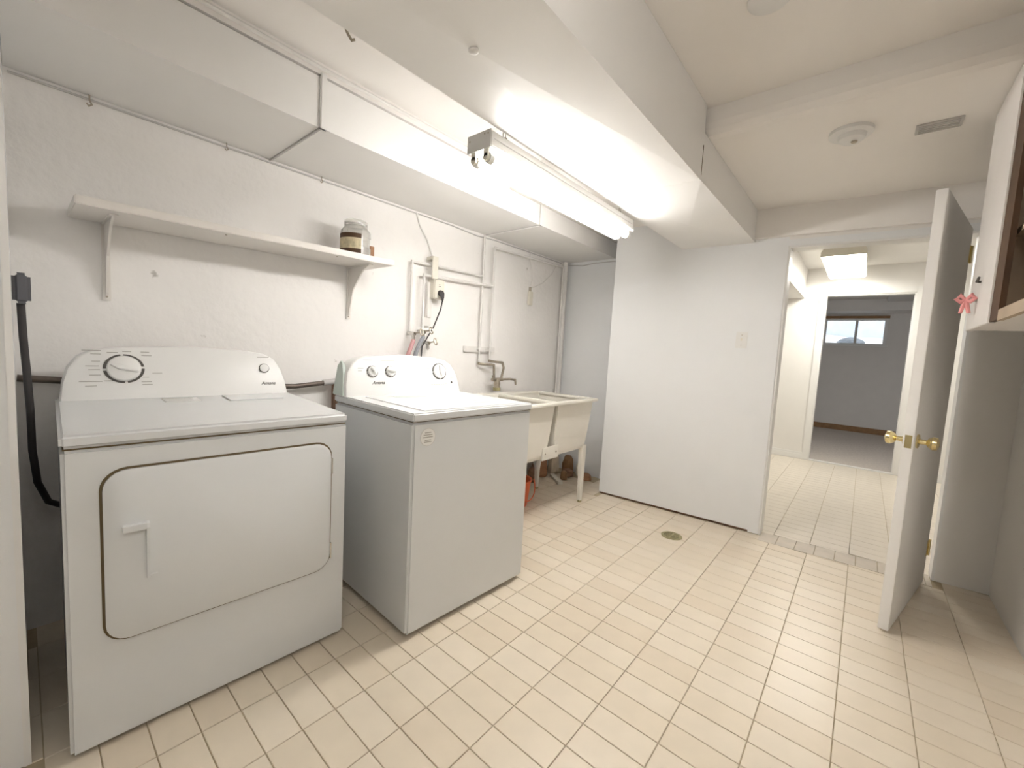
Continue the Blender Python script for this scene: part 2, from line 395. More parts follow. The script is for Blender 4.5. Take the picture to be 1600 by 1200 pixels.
# hall tiles: the nearest as parts, the rest joined
hc = []
i = 0; x = 2.655 + TX / 2
while x < XF - 0.02:
    for j in range(-2, 12):
        yy = -(j + 0.5) * TY
        if yy < -2.3 or yy > 0.2: continue
        if x - TX / 2 < xp(yy) + 0.070: continue
        q = proj((x, yy, 0)); vis = q and 1180 < q[0] < 1420
        hc.append((vis, x, yy))
    x += TX
hm = tile_mesh('tile', HTILE); hrest = MB()
for vis, x, yy in hc:
    if vis and x < 3.7:
        o = bpy.data.objects.new('tile', hm); COL.objects.link(o); o.parent = th; o.location = (x, yy, random.uniform(-0.0004, 0.0))
    else:
        hrest.box(x - TX / 2 + G / 2, x + TX / 2 - G / 2, yy - TY / 2 + G / 2, yy + TY / 2 - G / 2, -0.006, 0.0)
for j in range(3, 11):
    yy = -(j + 0.5) * TY; xa = xp(yy) + 0.0745
    xb = 2.655
    while xb < xp(yy) + 0.070: xb += TX
    if xb - G / 2 - xa > 0.012: hrest.box(xa, xb - G / 2, yy - TY / 2 + G / 2, yy + TY / 2 - G / 2, -0.006, 0.0)
tag(hrest.build('tile_field', HTILE, th), kind='stuff')

# ------------------------------------------------------------------ ducts
def cross_panel(mb, x0, x1, y0, y1, z, dz):
    # cross-broken sheet: four triangles meeting in a slightly pushed-in centre
    mb.add([(x0, y0, z), (x1, y0, z), (x1, y1, z), (x0, y1, z), ((x0 + x1) / 2, (y0 + y1) / 2, z + dz)], [(0, 4, 1), (1, 4, 2), (2, 4, 3), (3, 4, 0)])
def duct(name, label, x_cuts, y0, y1, z0, ztops, dz, skew_end=False):
    t = thing(name, label, 'duct', ((x_cuts[0] + x_cuts[-1]) / 2, (y0 + y1) / 2, z0)); xf = xfl(t.location)
    for k, (a, b) in enumerate(zip(x_cuts[:-1], x_cuts[1:])):
        z1 = ztops[k]; b0 = b1 = b
        if skew_end and k == len(x_cuts) - 2: b0, b1 = xp(y0) - 0.001, xp(y1) - 0.001
        c = ((a + b) / 2, (y0 + y1) / 2, z0 + dz)
        vs = [(a, y0, z0), (b0, y0, z0), (b1, y1, z0), (a, y1, z0), (a, y0, z1), (b0, y0, z1), (b1, y1, z1), (a, y1, z1), c]
        MB().add(vs, [(0, 8, 1), (1, 8, 2), (2, 8, 3), (3, 8, 0), (4, 5, 6, 7), (0, 1, 5, 4), (1, 2, 6, 5), (2, 3, 7, 6), (3, 0, 4, 7)]).build('duct_section', DUCT, t, xf=xf)
    return t, xf
d1, xf = duct('air_duct', 'white painted duct running along the back wall above the shelf', [XLW + 0.001, 0.112, XSTEP - 0.002, 1.64, XE - 0.002], 0.43, YA - 0.002, 2.046, [2.246, 2.246, 2.18, 2.18], 0.0)
for x in (0.112, 1.64):
    c = MB().box(x - 0.004, x + 0.022, 0.421, 0.43, 2.037, (2.262 if x < XSTEP else 2.18)).box(x - 0.004, x + 0.022, 0.421, YA - 0.025, 2.037, 2.046)
    c.build('drive_cleat', DUCT, d1, bevel=0.003, xf=xf)
    MB().box(x - 0.0075, x - 0.004, 0.424, 0.43, 2.040, (2.246 if x < XSTEP else 2.18)).box(x - 0.0075, x - 0.004, 0.424, YA - 0.002, 2.040, 2.046).build('joint', VENTM, d1, xf=xf)
d2, xf = duct('air_duct', 'wide white painted duct crossing the ceiling beside the tube light', [XB + 0.002, -1.12, 1.28, 2.47], -0.743, -0.275, 1.98, [ZH - 0.001, ZH - 0.001, ZL - 0.001], -0.014, True)
MB().box(1.278, 1.2815, -0.7445, -0.743, 2.0, 2.13).build('joint', SEAM, d2, xf=xf)
MB().box(1.272, 1.288, -0.744, -0.274, 1.9785, 1.9795).build('drive_cleat', DUCT, d2, xf=xf)

# cables along the wall duct
def cable(name, label, pts, r, m, cat='cable', group=None, smooth=True, n=8):
    base = Vector(pts[0]); o = MB().tube(pts, r, n).build(name, m, None, smooth=smooth, xf=Matrix.Translation(-base)); o.location = base
    return tag(o, label, cat, group)
cable('cable', 'thin grey cable along the corner of back wall and duct', [(XLW + 0.01, YA - 0.006, 2.031), (0.4, YA - 0.006, 2.030), (1.3, YA - 0.006, 2.030), (1.55, YA - 0.006, 2.018), (1.75, YA - 0.006, 2.030), (2.70, YA - 0.006, 2.030)], 0.0045, VENTM)
cable('cable', 'grey cable sagging along the end wall under the duct', [(XE - 0.006, YA - 0.02, 2.03), (XE - 0.006, 0.86, 2.018), (XE - 0.006, 0.77, 2.008), (XE - 0.006, 0.66, 2.02), (XE - 0.006, 0.45, 2.022), (XE - 0.006, 0.24, 2.02)], 0.0045, VENTM)
cable('cable', 'white cable lying on the top front edge of the duct', [(XLW + 0.02, 0.410, 2.276), (0.0, 0.410, 2.270), (0.5, 0.410, 2.272), (1.3, 0.410, 2.272)], 0.008, PIPE)
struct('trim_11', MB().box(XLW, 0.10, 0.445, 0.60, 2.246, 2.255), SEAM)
struct('trim_12', MB().box(XLW, XSTEP, 0.428, 0.60, 2.255, 2.30), CEIL)
for (x, s) in ((-0.525, 1.3), (-0.08, 1.0), (0.36, 1.0)):
    pts = [(x, 0.945, 2.046), (x, 0.945, 2.046 - 0.014 * s), (x + 0.006, 0.945, 2.046 - 0.026 * s), (x - 0.002, 0.945, 2.046 - 0.032 * s), (x - 0.008, 0.945, 2.046 - 0.026 * s)]
    o = cable('wire_hook', {-0.525: 'thick dark wire hook under the duct above the shelf end', -0.08: 'small wire hook under the duct left of its joint', 0.36: 'small wire hook under the duct right of its joint'}[x], pts, 0.0022 * s, RAWPIPE, 'hook')
cable('metal_clip', 'bent grey metal clip hanging at the edge of the wide duct', [(-0.15, -0.270, 1.99), (-0.140, -0.268, 1.977), (-0.132, -0.272, 1.965), (-0.126, -0.278, 1.968)], 0.0035, RAWPIPE, 'clip')

# ------------------------------------------------------------------ tube light
FX0, FX1, FY0, FY1 = 0.41, 1.64, -0.267, -0.147
FZ1 = 1.972; FZ0 = 1.915
fx = thing('tube_light', 'twin fluorescent tube light hanging beside the wide duct', 'light', ((FX0 + FX1) / 2, (FY0 + FY1) / 2, FZ0)); xf = xfl(fx.location)
MB().box(FX0 + 0.003, FX1 - 0.003, FY0, FY1, FZ0, FZ1).build('housing', FIXW, fx, bevel=0.004, xf=xf)
for x in (FX0, FX1 - 0.003):
    p = MB().box(x, x + 0.003, FY0 - 0.001, FY1 + 0.001, FZ0 - 0.006, FZ1 + 0.001).build('end_plate', FIXW, fx, xf=xf)
    for (yy, zz) in ((FY0 + 0.012, FZ1 - 0.012), (FY1 - 0.012, FZ1 - 0.02), (FY0 + 0.03, FZ1 - 0.01)):
        s = MB().lathe([(0.0035, -0.001), (0.003, 0.0045)], (x, yy, zz), 'x', 8).build('screw', RAWPIPE, p, xf=xf)
yc = (FY0 + FY1) / 2
for yy in (yc - 0.032, yc + 0.032):
    for x in (FX0 + 0.006, FX1 - 0.018):
        MB().box(x, x + 0.012, yy - 0.011, yy + 0.011, FZ0 - 0.03, FZ0).lathe([(0.0135, x - 0.0), (0.0135, x + 0.012)], (0, yy, FZ0 - 0.032), 'x', 14).build('lamp_holder', CREAM, fx, xf=xf, smooth=True)
    tu = MB().lathe([(0.0185, FX0 + 0.04), (0.019, FX0 + 0.045), (0.019, FX1 - 0.045), (0.0185, FX1 - 0.04)], (0, yy, FZ0 - 0.032), 'x', 20).build('tube', TUBEM, fx, smooth=True, xf=xf)
    for a, b in ((FX0 + 0.018, FX0 + 0.04), (FX1 - 0.04, FX1 - 0.018)):
        MB().lathe([(0.0185, a), (0.0192, a + 0.003), (0.0192, b)], (0, yy, FZ0 - 0.032), 'x', 20).build('tube_cap', PLASTW, tu, smooth=True, xf=xf)
MB().box(FX0 + 0.02, FX1 - 0.02, FY0 - 0.0015, FY0, FZ0 + 0.028, FZ0 + 0.031).build('housing_seam', VENTM, fx, xf=xf)
for x in (FX0 + 0.09, FX1 - 0.16):
    h = MB()
    for k in range(9):
        zz = FZ1 + 0.004 + k * 0.040
        a = math.pi / 2 * (k % 2)
        ring = [(x + math.cos(a) * 0.008 * math.cos(q), -0.252 + math.sin(a) * 0.008 * math.cos(q), zz + 0.012 + 0.018 * math.sin(q)) for q in [2 * math.pi * i / 10 for i in range(11)]]
        if zz + 0.035 < ZH: h.tube(ring, 0.0018, 5)
    h.box(x - 0.006, x + 0.006, -0.262, -0.242, FZ1, FZ1 + 0.005)
    if x > XSTEP:
        pass
    h.tube([(x, -0.252, FZ1 + 0.3), (x, -0.252, (ZH if x < XSTEP else ZL) - 0.001)], 0.002, 6) if x < XSTEP else None
    if x >= XSTEP:
        h = MB()
        for k in range(5):
            zz = FZ1 + 0.004 + k * 0.040; a = math.pi / 2 * (k % 2)
            h.tube([(x + math.cos(a) * 0.008 * math.cos(q), -0.252 + math.sin(a) * 0.008 * math.cos(q), zz + 0.012 + 0.018 * math.sin(q)) for q in [2 * math.pi * i / 10 for i in range(11)]], 0.0018, 5)
        h.box(x - 0.006, x + 0.006, -0.262, -0.242, FZ1, FZ1 + 0.005)
    h.build('hanging_chain', RAWPIPE, fx, xf=xf)

# unseen strip light, added to brighten the front of the room
lx = thing('tube_light', 'added unseen fill strip light on the higher ceiling near the right wall', 'light', (-0.72, -1.55, ZH)); xf = xfl(lx.location)
MB().box(-1.33, -0.11, -1.61, -1.49, ZH - 0.06, ZH).build('housing', FIXW, lx, bevel=0.004, xf=xf)
for yy in (-1.585, -1.515):
    MB().lathe([(0.019, -1.29), (0.019, -0.15)], (0, yy, ZH - 0.085), 'x', 16).build('tube', mat('lit_tube_fill', (1, 1, 1), 0.4, var=0, emit=((1.0, 0.98, 0.95), FILL)), lx, smooth=True, xf=xf)

# ------------------------------------------------------------------ ceiling fittings
def thing_mesh(mb, name, m, label, cat, loc, **k):
    o = mb.build(name, m, None, xf=xfl(loc), **k); o.location = loc; return tag(o, label, cat)
sd = thing('smoke_detector', 'round white smoke detector on the lower ceiling', 'smoke detector', (1.61, -1.245, ZL)); xf = xfl(sd.location)
MB().lathe([(0.078, ZL), (0.078, ZL - 0.014), (0.070, ZL - 0.02)], (1.61, -1.245, 0), 'z', 32).build('base', PLASTW, sd, smooth=True, xf=xf)
MB().lathe([(0.050, ZL - 0.02), (0.046, ZL - 0.038), (0.030, ZL - 0.05), (0.012, ZL - 0.054)], (1.605, -1.25, 0), 'z', 28).build('dome', PLASTW, sd, smooth=True, xf=xf)
MB().lathe([(0.012, ZL - 0.053), (0.010, ZL - 0.058)], (1.59, -1.26, 0), 'z', 14).build('button', RAWPIPE, sd, xf=xf)
vt = thing('ceiling_vent', 'small grey rectangular vent on the lower ceiling', 'vent', (1.735, -1.52, ZL)); xf = xfl(vt.location)
MB().box(1.69, 1.78, -1.592, -1.452, ZL - 0.006, ZL).build('frame', VENTM, vt, bevel=0.002, xf=xf)
for k in range(5):
    xx = 1.702 + k * 0.0155
    MB().box(xx, xx + 0.008, -1.582, -1.462, ZL - 0.009, ZL - 0.006).build('slat', VENTM, vt, xf=xf)
thing_mesh(MB().lathe([(0.06, ZH), (0.06, ZH - 0.012), (0.045, ZH - 0.022), (0.02, ZH - 0.026)], (0.80, -1.055, 0), 'z', 28), 'ceiling_plate', PLASTW, 'round white ceiling plate on the higher ceiling', 'ceiling plate', (0.80, -1.055, ZH), smooth=True)
thing_mesh(MB().lathe([(0.014, 1.969), (0.014, 1.962), (0.008, 1.958)], (0.085, -0.51, 0), 'z', 14), 'duct_plug', PLASTW, 'small round white plug under the middle of the wide duct', 'plug', (0.085, -0.51, 1.969), smooth=True)

# ------------------------------------------------------------------ shelf
sh = thing('wall_shelf', 'long white painted wall shelf above the dryer', 'shelf', (0.02, 0.81, 1.60)); xf = xfl(sh.location)
def zs(x): return 1.600 + (x - 0.64) * 0.017
MB().add([(-0.592, 0.66, zs(-0.592)), (0.640, 0.66, zs(0.64)), (0.640, 0.957, zs(0.64)), (-0.592, 0.957, zs(-0.592)), (-0.592, 0.66, zs(-0.592) + 0.03), (0.640, 0.66, zs(0.64) + 0.03), (0.640, 0.957, zs(0.64) + 0.03), (-0.592, 0.957, zs(-0.592) + 0.03)],
         [(0, 3, 2, 1), (4, 5, 6, 7), (0, 1, 5, 4), (1, 2, 6, 5), (2, 3, 7, 6), (3, 0, 4, 7)]).build('board', SHELFM, sh, bevel=0.003, xf=xf)
for x in (-0.49, 0.532):
    b = MB(); z = zs(x)
    b.box(x - 0.012, x + 0.012, 0.951, 0.957, z - 0.30, z - 0.001)                     # wall leg
    b.box(x - 0.012, x + 0.012, 0.72, 0.957, z - 0.005, z - 0.001)                     # shelf leg
    prof = [(0.951, z - 0.285), (0.951, z - 0.006), (0.735, z - 0.006), (0.80, z - 0.03), (0.90, z - 0.13), (0.94, z - 0.27)]
    b.rings([[(x - 0.004, a, c) for a, c in prof], [(x + 0.004, a, c) for a, c in prof]])
    br = b.build('bracket', SHELFM, sh, xf=xf)
    for zz in (z - 0.285, z - 0.265): MB().lathe([(0.004, 0.9515), (0.003, 0.948)], (x, 0, zz), 'y', 8).build('screw', RAWPIPE, br, xf=xf)
for x in (0.33, -0.15):
    MB().lathe([(0.004, zs(x) - 0.003), (0.004, zs(x) + 0.002)], (x, 0.70, 0), 'z', 8).build('screw', RAWPIPE, sh, xf=xf)
# jar and carton
jx, jy = 0.478, 0.79; jz = zs(jx) + 0.0312
ja = thing('jar', 'large clear plastic jar with a cream label on the shelf', 'jar', (jx, jy, jz)); 
prof = [(0.070, 0.0), (0.078, 0.006), (0.078, 0.05), (0.073, 0.055), (0.073, 0.10), (0.078, 0.105), (0.076, 0.135), (0.060, 0.155), (0.056, 0.158), (0.056, 0.163)]
inner = [(r - 0.003, max(h, 0.003)) for r, h in reversed(prof)]
MB().lathe(prof + inner, (0, 0, 0), 'z', 12, caps=(True, True)).build('body', JARP, ja, smooth=False)
MB().lathe([(0.059, 0.160), (0.060, 0.163), (0.060, 0.185), (0.056, 0.190)], (0, 0, 0), 'z', 28).build('lid', JARP, ja, smooth=True)
lab = MB(); rr = 0.0795
a0, a1 = math.radians(150), math.radians(262)
seg = 14; R1 = []; 
pts = [(rr * math.cos(a0 + (a1 - a0) * k / seg), rr * math.sin(a0 + (a1 - a0) * k / seg)) for k in range(seg + 1)]
for k in range(seg):
    (xa, ya), (xb, yb) = pts[k], pts[k + 1]
    for (z0, z1, mi) in ((0.012, 0.032, 1), (0.032, 0.088, 0), (0.088, 0.112, 1)):
        lab.add([(xa, ya, z0), (xb, yb, z0), (xb, yb, z1), (xa, ya, z1), (xa * .98, ya * .98, z0), (xb * .98, yb * .98, z0), (xb * .98, yb * .98, z1), (xa * .98, ya * .98, z1)], [(0, 1, 2, 3), (7, 6, 5, 4)], mi)
lab.build('label', [LABELB, CABDK], ja)
o = MB().box(0.572, 0.598, 0.80, 0.86, zs(0.585) + 0.0312, zs(0.585) + 0.112).build('carton', BROWN, bevel=0.002); tag(o, 'small brown carton standing behind the jar on the shelf', 'box')

# ------------------------------------------------------------------ dryer
def console(W, yb, yt, yback, z0, H, parent, m):
    # tapered control console with rounded top corners (local coords)
    out = [(0.0, 0.0), (0.006, 0.06), (0.020, 0.115), (0.045, 0.155), (0.085, 0.180), (0.16, 0.192), (0.28, 0.199), (0.5 * W, 0.202)]
    out = out + [(W - x, z) for x, z in reversed(out[:-1])]
    def yf(z): return yb + (yt - yb) * z / 0.2
    ring = lambda ins, dy, yfix=None: [((x - W / 2) * (1 - 2 * ins / W) + W / 2, (yf(z) + dy) if yfix is None else yfix, z0 + z * H / 0.202 * (1 - ins * 2.0) + (0.0)) for x, z in out]
    mb = MB().rings([ring(0.012, 0.0), ring(0.004, 0.004), ring(0.0, 0.014), ring(0.0, 0, yback)])
    return mb.build('console', m, parent, smooth=True)
def rr_outline(x0, x1, z0, z1, r, n=6):
    pts = []
    for cx, cz, a in ((x1 - r, z1 - r, 0), (x0 + r, z1 - r, 90), (x0 + r, z0 + r, 180), (x1 - r, z0 + r, 270)):
        for k in range(n + 1):
            t = math.radians(a + 90 * k / n); pts.append((cx + r * math.cos(t), cz + r * math.sin(t)))
    return pts
dr = thing('clothes_dryer', 'white front-loading clothes dryer with a big square door', 'dryer', (-0.667, 0.133, 0), math.radians(-1.8))
W, D = 0.755, 0.69
MB().box(0.002, W - 0.002, 0.002, D, 0.012, 0.855).build('body', ENAMEL, dr, bevel=0.008)
MB().box(0.006, W - 0.006, 0.006, D, 0.855, 0.859).build('top_seam', SEAM, dr)
b = MB(); zt0, zt1 = 0.895, 0.914
b.add([(0, 0, .859), (W, 0, .859), (W, D, .859), (0, D, .859), (0, 0, zt0), (W, 0, zt0), (W, D, zt1), (0, D, zt1)], [(0, 3, 2, 1), (4, 5, 6, 7), (0, 1, 5, 4), (1, 2, 6, 5), (2, 3, 7, 6), (3, 0, 4, 7)])
b.build('top_panel', ENAMEL, dr, bevel=0.009, seg=3)
for x in (0.05, W - 0.05):
    for y in (0.06, D - 0.06): MB().lathe([(0.02, 0), (0.02, 0.014)], (x, y, 0), 'z', 12).build('foot', BLACK, dr)
co = console(W - 0.02, 0.575, 0.635, D, 0.911, 0.20, dr, PLASTW); co.location.x = 0.01
# door with its dark surround line
dx0, dx1, dz0, dz1 = 0.076, 0.690, 0.305, 0.790
gap = rr_outline(dx0 - 0.006, dx1 + 0.006, dz0 - 0.006, dz1 + 0.006, 0.058)
MB().rings([[(x, 0.0, z) for x, z in gap], [(x, 0.0030, z) for x, z in gap]]).build('door_gap', SEAM, dr)
ol = rr_outline(dx0, dx1, dz0, dz1, 0.054)
il = rr_outline(dx0 + 0.012, dx1 - 0.012, dz0 + 0.012, dz1 - 0.012, 0.046)
cxm, czm = (dx0 + dx1) / 2, (dz0 + dz1) / 2
door = MB().rings([[(x, 0.004, z) for x, z in ol], [(x, -0.008, z) for x, z in ol], [(x, -0.013, z) for x, z in il]]).build('door', ENAMEL, dr, smooth=True)
# recessed pull built as a raised frame around a sunk cup
hx0, hx1, hz0, hz1 = 0.112, 0.163, 0.468, 0.622
h = MB()
pr = [(hz0, -0.013), (hz0, -0.018), (hz1, -0.030), (hz1 + 0.012, -0.026), (hz1 + 0.016, -0.013)]
h.rings([[(hx1 - 0.002, y, z) for z, y in pr], [(hx1 + 0.006, y, z) for z, y in pr]])
h.box(hx0, hx1, -0.030, -0.0125, hz1 - 0.004, hz1 + 0.014).box(hx1 + 0.006, hx1 + 0.024, -0.017, -0.0125, hz0, hz0 + 0.010)
h.build('door_handle', ENAMEL, door, bevel=0.0015)
for zz in (0.70, 0.37): MB().box(dx1 + 0.001, dx1 + 0.007, -0.008, 0.002, zz - 0.03, zz + 0.03).build('hinge', CHROME, dr)
# knob, button and print on the console
def ctrl_frame(yb, yt, W0):
    a = math.atan2(yt - yb, 0.2)
    def fr(x, z, off=0.0):   # matrix whose local x=console x, local y=up the face, local z=out of the face
        base = Vector((x, yb + (yt - yb) * z / 0.2, 0.911 + z * 0.99))
        X = Vector((1, 0, 0)); Y = Vector((0, math.sin(a), math.cos(a))); Z = X.cross(Y)
        M = Matrix((X, Y, Z)).transposed().to_4x4(); M.translation = base + Z * off; return M
    return fr
fr = ctrl_frame(0.575, 0.635, W)
def knob(parent, fr, x, z, r, dark=True, rot=0.0, handle=True):
    M = fr(x, z)
    if dark:
        rg = MB(); n = 40
        for k in range(n):
            if k % 10 in (0,): continue
            a0, a1 = 2 * math.pi * k / n, 2 * math.pi * (k + 1) / n
            rg.add([(r * 1.0 * math.cos(a0), r * math.sin(a0), .0012), (r * 1.19 * math.cos(a0), r * 1.14 * math.sin(a0), .0012), (r * 1.19 * math.cos(a1), r * 1.14 * math.sin(a1), .0012), (r * math.cos(a1), r * math.sin(a1), .0012)], [(0, 1, 2, 3)])
        rg.build('dial_ring', INK, parent, xf=M)
    kb = MB().lathe([(r, 0.0), (r, 0.006), (r * 0.93, 0.011), (r * 0.9, 0.012)], (0, 0, 0), 'z', 32).build('knob', PLASTW, parent, smooth=True, xf=M)
    if handle:
        hd = MB(); pr = [(-r * .92, 0), (-r * .3, r * .22), (r * .9, r * .10), (r * .9, -r * .10), (-r * .3, -r * .22)]
        ca, sa = math.cos(rot), math.sin(rot); pr = [(x * ca - y * sa, x * sa + y * ca) for x, y in pr]
        hd.rings([[(x, y, 0.011) for x, y in pr], [(x * .9, y * .7, 0.024) for x, y in pr]]).build('grip', PLASTW, kb, bevel=0.002, xf=M)
    return kb
knob(dr, fr, 0.178, 0.112, 0.049, rot=math.radians(-20))
MB().lathe([(0.0215, 0.0008), (0.0215, 0.0016)], (0, 0, 0), 'z', 28).build('button_ring', INK, dr, xf=fr(0.652, 0.115))
MB().lathe([(0.018, 0.0), (0.018, 0.008), (0.012, 0.010)], (0, 0, 0), 'z', 28).build('button', PLASTW, dr, smooth=True, xf=fr(0.652, 0.115))
text_mesh('brand_lettering', 'Amana', 0.021, INK, dr, fr(0.664, 0.047, 0.0012), shear=0.35)
mk = MB()
def bar(mb, x, z, w, h=0.0022): mb.box(x - w / 2, x + w / 2, z - h / 2, z + h / 2, 0.0006, 0.0011)
for (x, z, w) in ((-.085, .068, .05), (-.074, .055, .028), (-.03, .062, .03), (.062, .066, .025), (.066, .052, .03), (-.075, .028, .022), (-.085, .010, .035), (-.08, -.004, .03), (.095, -.018, .03), (.06, -.034, .02),
                  (-.078, -.024, .03), (-.09, -.048, .06), (-.03, -.046, .05), (-.09, -.064, .03), (.062, -.052, .03), (.064, -.062, .03), (.01, .066, .025)):
    bar(mk, x, z, w)
tag(mk.build('dial_print', INKG, dr, xf=fr(0.178, 0.112)), kind='stuff')
mk = MB(); bar(mk, 0, 0, 0.048); mk.build('button_print', INKG, dr, xf=fr(0.652, 0.165))
# stickers on the deck
def deck(x0, x1, y0, y1, zf, m, name, parent, t=0.0006):
    vs = []
    for dz in (0, t):
        for (x, y) in ((x0, y0), (x1, y0), (x1, y1), (x0, y1)): vs.append((x, y, zf(y) + dz))
    return MB().add(vs, [(0, 3, 2, 1), (4, 5, 6, 7), (0, 1, 5, 4), (1, 2, 6, 5), (2, 3, 7, 6), (3, 0, 4, 7)]).build(name, m, parent)
zf = lambda y: zt0 + (zt1 - zt0) * y / D + 0.0002
st = deck(0.275, 0.385, 0.45, 0.545, zf, PLASTW, 'sticker', dr)
deck(0.275, 0.372, 0.532, 0.541, lambda y: zf(y) + .0007, INKG, 'sticker_print', st, .0003); deck(0.275, 0.279, 0.45, 0.541, lambda y: zf(y) + .0007, INKG, 'sticker_print', st, .0003)
for k in range(3): deck(0.29, 0.365, 0.515 - k * 0.018, 0.520 - k * 0.018, lambda y: zf(y) + .0007, VENTM, 'sticker_print', st, .0003)
lf = deck(0.475, 0.670, 0.42, 0.555, zf, ENAMEL, 'lint_lid', dr, 0.004)
deck(0.470, 0.475, 0.42, 0.558, zf, VENTM, 'lid_groove', dr, 0.0004); deck(0.470, 0.672, 0.555, 0.560, zf, VENTM, 'lid_groove', dr, 0.0004)

# ------------------------------------------------------------------ washer
wa = thing('washing_machine', 'white top-loading washing machine beside the laundry tub', 'washing machine', (0.230, -0.108, 0), math.radians(-2.2))
W2, D2 = 0.70, 0.66
MB().box(0.002, W2 - 0.002, 0.0, D2, 0.018, 0.8765).build('body', ENAMEL, wa, bevel=0.010, seg=3)
MB().box(0.005, W2 - 0.005, 0.003, D2, 0.8765, 0.8795).build('top_seam', SEAM, wa)
MB().box(0, W2, -0.004, D2, 0.8795, 0.912).build('top_panel', ENAMEL, wa, bevel=0.006, seg=3)
lid = MB().box(0.075, W2 - 0.035, 0.03, 0.50, 0.912, 0.9142).build('lid', ENAMEL, wa, bevel=0.0008)
for xg in (0.0705, W2 - 0.035): MB().box(xg, xg + 0.0045, 0.03, 0.505, 0.912, 0.9125).build('lid_groove', VENTM, wa)
MB().box(0.20, 0.345, 0.40, 0.485, 0.9142, 0.9148).build('lid_sticker', PLASTG, lid)
for k in range(3): MB().box(0.40 - .03 * k, 0.52 - .02 * k, 0.12 + k * 0.07, 0.124 + k * 0.07, 0.9142, 0.9147).build('lid_print', VENTM, lid)
for x in (0.06, W2 - 0.06):
    for y in (0.06, D2 - 0.06): MB().lathe([(0.022, 0), (0.022, 0.02)], (x, y, 0), 'z', 12).build('foot', BLACK, wa)
co2 = console(W2 - 0.004, 0.545, 0.600, 0.67, 0.910, 0.203, wa, PLASTW); co2.location.x = 0.002
pts = [(0.565, 0.915), (0.67, 0.915), (0.67, 1.05), (0.65, 1.075), (0.625, 1.06), (0.60, 1.02)]
MB().rings([[(-0.004 + 0.022 * max(0, (z - 0.95)) / 0.1, y, z) for y, z in pts], [(0.03, y, z) for y, z in pts]]).build('console_side_film', PLASTG, wa)
fr2 = ctrl_frame(0.545, 0.600, W2)
knob(wa, fr2, 0.150, 0.118, 0.026, rot=math.radians(120)); knob(wa, fr2, 0.250, 0.118, 0.026, rot=math.radians(170)); knob(wa, fr2, 0.560, 0.118, 0.041, rot=math.radians(95))
text_mesh('brand_lettering', 'Amana', 0.024, INK, wa, fr2(0.175, 0.062, 0.0012), shear=0.35)
MB().lathe([(0.007, 0.0004), (0.006, 0.002)], (0, 0, 0), 'z', 14).build('lock_mark', INK, wa, xf=fr2(0.638, 0.055))
mk = MB()
for (x, z, w) in ((.13, .175, .05), (.24, .175, .08), (.09, .135, .03), (.085, .122, .02), (.20, .13, .02), (.485, .135, .02), (.545, .178, .03), (.61, .135, .02), (.64, .078, .02)): bar(mk, x, z - 0.1, w)
for k in range(7): bar(mk, 0.50 + k * 0.016, 0.045 - 0.1, 0.011)
tag(mk.build('console_print', INKG, wa, xf=fr2(0, 0.1)), kind='stuff')
M = Matrix.Translation((0.072, -0.0002, 0.815)) @ Matrix.Rotation(math.radians(90), 4, 'X')
stk = MB().lathe([(0.034, 0.0), (0.034, 0.0008)], (0, 0, 0), 'z', 32).build('round_sticker', PLASTW, wa, xf=M)
MB().lathe([(0.036, 0.0), (0.036, 0.0004)], (0, 0, 0), 'z', 32).build('sticker_rim', VENTM, stk, xf=M)
mk = MB()
for (z, w) in ((.018, .03), (.009, .042), (0, .046), (-.012, .03), (-.019, .036)): mk.box(-w / 2, w / 2, z - .0018, z + .0018, 0.0008, 0.0012)
tag(mk.build('sticker_print', INKG, stk, xf=M), kind='stuff')

# ------------------------------------------------------------------ laundry tub
TX0, TX1, TY0, TY1, TZ = 1.16, 2.17, 0.165, 0.80, 0.832
tb = thing('laundry_tub', 'cream plastic double laundry tub on tapered legs', 'laundry tub', ((TX0 + TX1) / 2, (TY0 + TY1) / 2, 0)); xf = xfl(tb.location)
xm = 1.645
# rim as a frame with a bridge
m = MB()
m.box(TX0, TX1, TY0, TY0 + 0.045, TZ - 0.022, TZ).box(TX0, TX1, TY1 - 0.09, TY1, TZ - 0.022, TZ)
m.box(TX0, TX0 + 0.045, TY0 + 0.045, TY1 - 0.09, TZ - 0.022, TZ).box(TX1 - 0.045, TX1, TY0 + 0.045, TY1 - 0.09, TZ - 0.022, TZ).box(xm - 0.03, xm + 0.03, TY0 + 0.045, TY1 - 0.09, TZ - 0.022, TZ)
m.build('rim', TUB, tb, bevel=0.005, xf=xf)
def basin(x0, x1):
    y0, y1 = TY0 + 0.03, TY1 - 0.08; zt, zb = TZ - 0.012, 0.46
    top = lambda k, z, e: [(x0 + k, y0 + k * 0.9, z), (x1 - k, y0 + k * 0.9, z), (x1 - k, y1 - k * 0.6, z), (x0 + k, y1 - k * 0.6, z)]
    MB().rings([top(0.0, zt, 0), top(0.024, 0.56, 0), top(0.036, zb, 0)], (False, True)).rings([top(0.008, zt, 0), top(0.032, 0.57, 0), top(0.044, zb + 0.01, 0)], (False, True)).build('basin', TUB, tb, bevel=0.006, xf=xf)
basin(TX0 + 0.02, xm - 0.012); basin(xm + 0.012, TX1 - 0.02)
